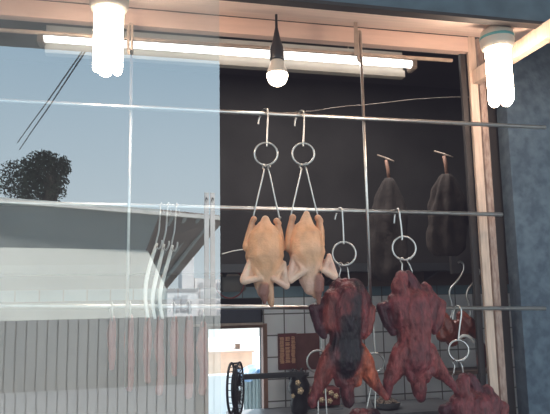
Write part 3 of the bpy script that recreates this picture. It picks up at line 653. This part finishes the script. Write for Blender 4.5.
for i in range(26):
    p = Vector((g.x+rg.uniform(-9, 9)*s, Yj+rg.uniform(-6, 6)*s, g.z+rg.uniform(10, 17)*s)); q = p+Vector((rg.uniform(-4, 4), rg.uniform(-3, 3), rg.uniform(0, 6)))*s
    tube(bm, [p, (p+q)/2+Vector((0, 0, s)), q], [1.2*s, 1.6*s, .2*s], 6)
obj('dried_leaves', bm, black_plastic, t, True)
# red altar box with rows of gold rosettes
Ya = 4.36; s = sc(322, 398, Ya); a, b = at(309, 407, Ya), at(340, 388, Ya)
t = thing('altar_box', Vector(((a.x+b.x)/2, Ya, cz)), 'dark red altar box with rows of gold rosettes behind the duck leg', 'altar')
bm = box(N(), (a.x, Ya, max(a.z, cz+.012)), (b.x, Ya+.16, b.z)); bmesh.ops.bevel(bm, geom=bm.edges, offset=.006, segments=1, affect='EDGES'); xb = obj('box_body', bm, mat('dark_red_box', (.12, .02, .022), .6, var=.2), t)
obj('base_plate', box(N(), (a.x-.015, Ya-.02, cz), (b.x+.015, Ya+.18, cz+.012)), steel_c, t)
for (x, y) in ((311, 392), (318, 393), (325, 391), (331, 393), (336, 396), (313, 400), (322, 400), (330, 401)): obj('rosette', rosette(N(), at(x, y, Ya-.004), 2.7*s), beige, xb, True)
# basin of brown roots
Yp = 4.28; g = at(386, 404, Yp); s = sc(386, 404, Yp)
t = thing('steel_basin', Vector((g.x, Yp, cz)), 'shallow steel basin of dried brown roots between the ducks', 'basin')
obj('bowl', lathe(N(), Vector((g.x, Yp, cz)), [(10*s, 0), (13*s, .02), (15*s, .05), (15.6*s, .052), (14.5*s, .045), (9*s, .012)], 28), steel_c, t, True)
bm = N(); rg = random.Random(9)
for i in range(70):
    a_ = rg.uniform(0, 6.28); q = math.sqrt(rg.random())*12*s
    bmesh.ops.create_icosphere(bm, subdivisions=1, radius=rg.uniform(1.4, 2.6)*s, matrix=Matrix.Translation((g.x+math.cos(a_)*q, Yp+math.sin(a_)*q, cz+.035+(12*s-q)*.8*rg.uniform(.6, 1))) @ Matrix.Diagonal((1.2, 1, .8, 1)))
o = tag(obj('dried_roots', bm, mat('brown_roots', (.11, .08, .065), .9, col2=(.3, .24, .2), scale=40), None, True, Vector((g.x, Yp, cz+.04))), 'heap of dried brown roots in the steel basin', 'roots', kind='stuff')
# brown ledge near the post
t = tag(obj('wooden_ledge', box(N(), at(441, 376, 4.35), at(490, 370, 4.35)+Vector((.15, .23, 0))), shelf2, None, False, at(460, 373, 4.35)), 'brown wooden ledge below the white tiles beside the post', 'ledge')

# ---------------------------------------------------------------- yard behind the opening
yw = mat('white_yard_wall', (.9, .9, .9), .8); yo = mat('orange_yard_wall', (.85, .56, .40), .8, var=.1); yt = mat('blue_tarpaulin', (.16, .34, .6), .5, col2=(.55, .62, .68), scale=9, bump=.2, bscale=20); yg = mat('grey_green_sheet', (.30, .36, .36), .6, var=.1)
struct('yard_ground', box(N(), (-9, YB+.3, 0), (9, 22, .03)), yw)
a, b = at(180, 380, 8.4), at(252.5, 352, 8.4)
t = thing('orange_shed', Vector((a.x, 8.4, 0)), 'pale orange shed seen through the back opening', 'shed')
obj('shed_wall', box(N(), (a.x, 8.4, 0), (b.x, 9.2, b.z)), yo, t); obj('shed_roof', box(N(), (a.x-.1, 8.37, b.z), (b.x+.03, 9.23, b.z+.025)), mat('shed_roof', (.75, .5, .38), .7), t)
t = thing('roof_vent', at(236, 350, 8.7), 'small grey vent box on the orange shed roof', 'vent'); bm = N(); q0, q1 = at(236, 349, 8.7), at(240, 344.5, 8.7); box(bm, (q0.x, 8.7, b.z+.025), (q1.x, 8.8, q1.z)); obj('vent_box', bm, conduit, t); obj('vent_cap', box(N(), (q0.x-.015, 8.68, q1.z), (q1.x+.015, 8.82, q1.z+.012)), conduit, t)
a, b = at(205, 400, 7.5), at(246.5, 374, 7.5)
t = thing('low_wall', Vector((a.x, 7.5, 0)), 'low white wall behind the round fan, seen through the back opening', 'wall')
obj('wall_body', box(N(), (a.x, 7.5, .03), (b.x, 7.62, b.z-.02)), yw, t); obj('coping', box(N(), (a.x-.01, 7.48, b.z-.02), (b.x+.01, 7.64, b.z)), yw, t)
# sheet fence and tarp
a, b = at(244, 420, 7), at(275, 376, 7); bm = N(); nn = 40
top = [bm.verts.new((a.x+(b.x-a.x)*i/nn, 7+.02*math.sin(i*1.4), b.z)) for i in range(nn+1)]; bot = [bm.verts.new((v.co.x, v.co.y, 0)) for v in top]
for i in range(nn): bm.faces.new((top[i], top[i+1], bot[i+1], bot[i]))
tag(obj('metal_sheet', bm, yg, None, True, Vector((a.x, 7, 0))), 'grey green corrugated sheet under the blue tarpaulin outside', 'sheet')
bm = N(); a, b = at(238, 382, 6.93), at(276, 362, 6.93); gxn, gzn = 24, 14; gv = []
for j in range(gzn+1):
    for i in range(gxn+1):
        u, v = i/gxn, j/gzn; x = a.x+(b.x-a.x)*u; z = b.z-(b.z-a.z)*v*(.75+.25*math.sin(u*7)) - .10*(1-u)*(1-v)**2
        y = 6.95-.05*v+.04*math.sin(u*19+v*5)+.25*(1-v)**3; gv.append(bm.verts.new((x, y, z)))
for j in range(gzn):
    for i in range(gxn): k_ = j*(gxn+1)+i; bm.faces.new((gv[k_], gv[k_+1], gv[k_+gxn+2], gv[k_+gxn+1]))
tag(obj('tarpaulin', bm, yt, None, True, (a+b)/2), 'crumpled blue and white tarpaulin seen through the back opening', 'tarpaulin')

# ---------------------------------------------------------------- the street, seen mirrored in the pane
fas = mat('white_fascia', (.78, .74, .68), .7, var=.06); sof = mat('grey_roof_underside', (.50, .52, .50), .85, var=.08, scale=1); sof2 = mat('brown_roof_underside', (.33, .26, .225), .85, var=.25, scale=1.2)
bwall = mat('pale_rendered_wall', (.93, .92, .84), .85, var=.04, scale=.8)
def vpoly(bm, pts, vec): return prism(bm, [atv(*p) for p in pts], vec)
t = thing('street_building', Vector((-3, -8, 0)), 'long low building across the street with a white edged overhanging roof, mirrored in the glass', 'building')
YR, YW = 9.5, 9.95
L0 = -260
bm = N(); pts = [(L0, 177.7, YR), (225.5, 216.5, YR), (225.5, 220, YR), (L0, 181.7, YR)]; vpoly(bm, pts, (0, -.12, 0)); obj('roof_fascia', bm, fas, t)
# underside going back to the wall, and its slanting end
bm = N()
wl = at(L0, 251, YW); 
q = [atv(L0, 181.7, YR+.06), atv(160, 213, YR+.06), atv(146, 250, YW), atv(L0, 243, YW)]; prism(bm, q, (0, 0, .06)); obj('roof_underside', bm, sof, t)
bm = N(); q = [atv(160, 213, YR+.06), atv(225, 219.5, YR+.06), atv(166, 290, YW+1.6), atv(146, 252, YW)]; prism(bm, q, (0, 0, .06)); gu = obj('gable_underside', bm, sof2, t)
bm = N(); q = [atv(L0, 241, YW), atv(147, 249, YW), atv(167, 290, YW), atv(167, 345, YW)*1, atv(L0, 345, YW)]; q[3].z = q[4].z = 0; prism(bm, q, (0, -.2, 0)); bw = obj('wall', bm, bwall, t)
# rafters under the gable end
bm = N()
for f in (.2, .4, .6, .8):
    A = atv(160+65*f, 213+6.5*f, YR+.1).lerp(atv(225, 219.5, YR+.1), 0); B = atv(146+20*f, 252+38*f, YW+1.6*f); tube(bm, [A+Vector((0, 0, -.02)), B+Vector((0, 0, -.02))], .035, 6)
obj('rafter', bm, sof, gu)
# corrugated fence
fen = mat('grey_corrugated_sheet', (.50, .49, .46), .6, var=.07, scale=.9); fen2 = mat('pale_low_panel', (.62, .61, .59), .6, var=.05)
def corr(x0, x1, ytop, Yv, zb, m, nm, label, cat, pitch_px=9.6):
    a, b = atv(x0, ytop, Yv), atv(x1, ytop, Yv); zt_ = atv(100, ytop, Yv).z; pw = pitch_px*sc(100, ytop, Yv); bm = N(); row = []
    x = a.x
    while x < b.x:
        for dx, dy in ((0, 0), (.82, 0), (.86, -.018), (.96, -.018), (1, 0)): row.append((x+dx*pw, a.y+dy))
        x += pw
    T = [bm.verts.new((x, y, zt_)) for x, y in row]; B = [bm.verts.new((x, y, zb)) for x, y in row]
    for i in range(len(T)-1): bm.faces.new((T[i], T[i+1], B[i+1], B[i])) if abs(row[i][0]-row[i+1][0]) > 1e-6 else None
    o = obj(nm, bm, m, None, False, Vector((a.x, a.y, zb))); so_ = o.modifiers.new('s', 'SOLIDIFY'); so_.thickness = .004
    return tag(o, label, cat)
corr(L0, 235, 318.5, 8.2, 0, fen, 'corrugated_fence', 'tall grey corrugated metal fence across the street, mirrored in the glass', 'fence')
corr(L0, 190, 388.5, 7.9, 0, fen2, 'low_barrier', 'low pale ribbed barrier in front of the grey fence, mirrored in the glass', 'barrier')
# pair of slim poles
pole_m = mat('whitewashed_pole', (.85, .8, .76), .8, var=.05)
for (x, lab) in ((206.5, 'left'), (212.5, 'right')):
    Yq = 8.7+ (x-206)*.02; a = atv(x, 193, Yq); s = sc(x, 250, Yq); t = thing('street_pole', Vector((a.x, a.y, 0)), lab+' of two slim whitewashed poles mirrored near the edge of the glass', 'pole', 'slim poles across the street')
    bm = N(); box(bm, (a.x-2.2*s, a.y-.03, 0), (a.x+2.2*s, a.y+.03, a.z)); obj('pole_shaft', bm, pole_m, t)
    p = atv(x+1, 200, Yq-.08); obj('step_bolt', tube(N(), smooth_path([p, p+Vector((-.02, .03, .03)), p+Vector((-.03, .03, 0)), p+Vector((-.025, .03, -.04))], 4), .008, 6), dark_wood, t, True)
# distant pale building
far_m = mat('far_white_render', (.95, .91, .89), .8); pane_m = mat('far_window', (.62, .60, .60), .4); roof_far = mat('far_roof', (.5, .45, .43), .8)
t = thing('far_building', Vector((4, -26, 0)), 'distant white building with rows of small windows, mirrored under the roof edge', 'building')
YF = 30
bm = N(); q = [atv(150, 291, YF), atv(196, 291, YF), atv(196, 340, YF), atv(150, 340, YF)]; prism(bm, q, (0, -4, 0)); obj('front_wing', bm, far_m, t)
bm = N(); q = [atv(195, 278, YF+3), atv(245, 281, YF+3), atv(245, 340, YF+3), atv(195, 340, YF+3)]; prism(bm, q, (0, -6, 0)); obj('main_block', bm, far_m, t)
bm = N(); q = [atv(150, 288.5, YF-.04), atv(198, 288.5, YF-.04), atv(198, 292, YF-.04), atv(150, 292, YF-.04)]; prism(bm, q, (0, -4.1, 0)); obj('roof_edge', bm, roof_far, t)
bm = N(); q = [atv(182, 268, YF+2), atv(194, 256, YF+2), atv(194, 291, YF+2), atv(182, 291, YF+2)]; prism(bm, q, (0, -3, 0)); obj('stair_tower', bm, far_m, t)
for (x, y, ww_, hh) in [(177, 303, 2.6, 9), (184.5, 303, 3, 9), (190, 306, 1.6, 6)]+[(x, y, 2, 3) for x in (201, 207, 213, 219) for y in (285, 294, 303, 312)]:
    Yw = YF-.05 if x < 195 else YF+2.95; o_f = obj('window', prism(N(), [atv(x-ww_, y-hh/1.2, Yw), atv(x+ww_, y-hh/1.2, Yw), atv(x+ww_, y+hh/1.2, Yw), atv(x-ww_, y+hh/1.2, Yw)], (0, .06, 0)), pane_m, t)
# tree beyond the roof
leaf = mat('tree_leaves', (.035, .05, .032), .8, var=.4, scale=3); bark = mat('bark', (.06, .05, .04), .9)
YTt = 22; c = atv(50, 176, YTt); s = sc(50, 176, YTt); rg = random.Random(11)
t = thing('street_tree', Vector((c.x, c.y, 0)), 'dark leafy tree rising behind the roof across the street, mirrored at the left', 'tree')
bm = N()
cl = [(48, 170, 19), (38, 190, 20), (58, 168, 11), (63, 163, 8), (52, 188, 15), (36, 165, 14), (20, 180, 22), (66, 170, 5), (45, 158, 9), (60, 180, 9)]
for (x, y, r_) in cl:
    for i in range(int(r_*r_*2.6)):
        d = Vector((rg.gauss(0, 1), rg.gauss(0, 1), rg.gauss(0, 1))).normalized()*(rg.random()**.4)*r_*s
        p = atv(x, y, YTt)+d; a_ = Vector((rg.gauss(0, 1), rg.gauss(0, 1), rg.gauss(0, 1))).normalized(); b_ = a_.orthogonal().normalized(); L_ = s*rg.uniform(1.2, 2.2)
        vs = [bm.verts.new(p+a_*L_), bm.verts.new(p+b_*L_*.5), bm.verts.new(p-a_*L_), bm.verts.new(p-b_*L_*.5)]; bm.faces.new(vs)
lo = bpy.data.meshes.new('foliage'); bmesh.ops.translate(bm, verts=bm.verts, vec=-Vector(t['_o'])); bm.to_mesh(lo); bm.free(); link('foliage', lo, leaf, t)
bm = N(); base = Vector((c.x, c.y, 0)); tube(bm, smooth_path([base, base+Vector((.1, 0, 2)), base+Vector((-.05, .1, 4)), c], 4), .18, 10)
for (x, y, r_) in cl[:5]: tube(bm, [base+Vector((0, 0, 3.4)), (base+Vector((0, 0, 3.4))).lerp(atv(x, y, YTt), .6)+Vector((0, 0, .2)), atv(x, y, YTt)], [.1, .06, .03], 7)
obj('trunk', bm, bark, t, True)
# two power cables
for i, (x0, y0, x1, y1) in enumerate(((85, 52, 30, 134), (82, 52, 28, 128))):
    A, B = atv(x0, y0, 12), atv(x1, y1, 20); D = (A-B)
    tag(obj('power_cable', tube(N(), [B-D*.35, B, (A+B)/2+Vector((0, 0, -.03)), A, A+D*.25], .016, 6), black_plastic, None, True, A), ('right' if i == 0 else 'left')+' of two slanting power cables against the mirrored sky', 'cable', 'power cables over the street')
for o in bpy.data.objects:
    if '_o' in o: del o['_o']
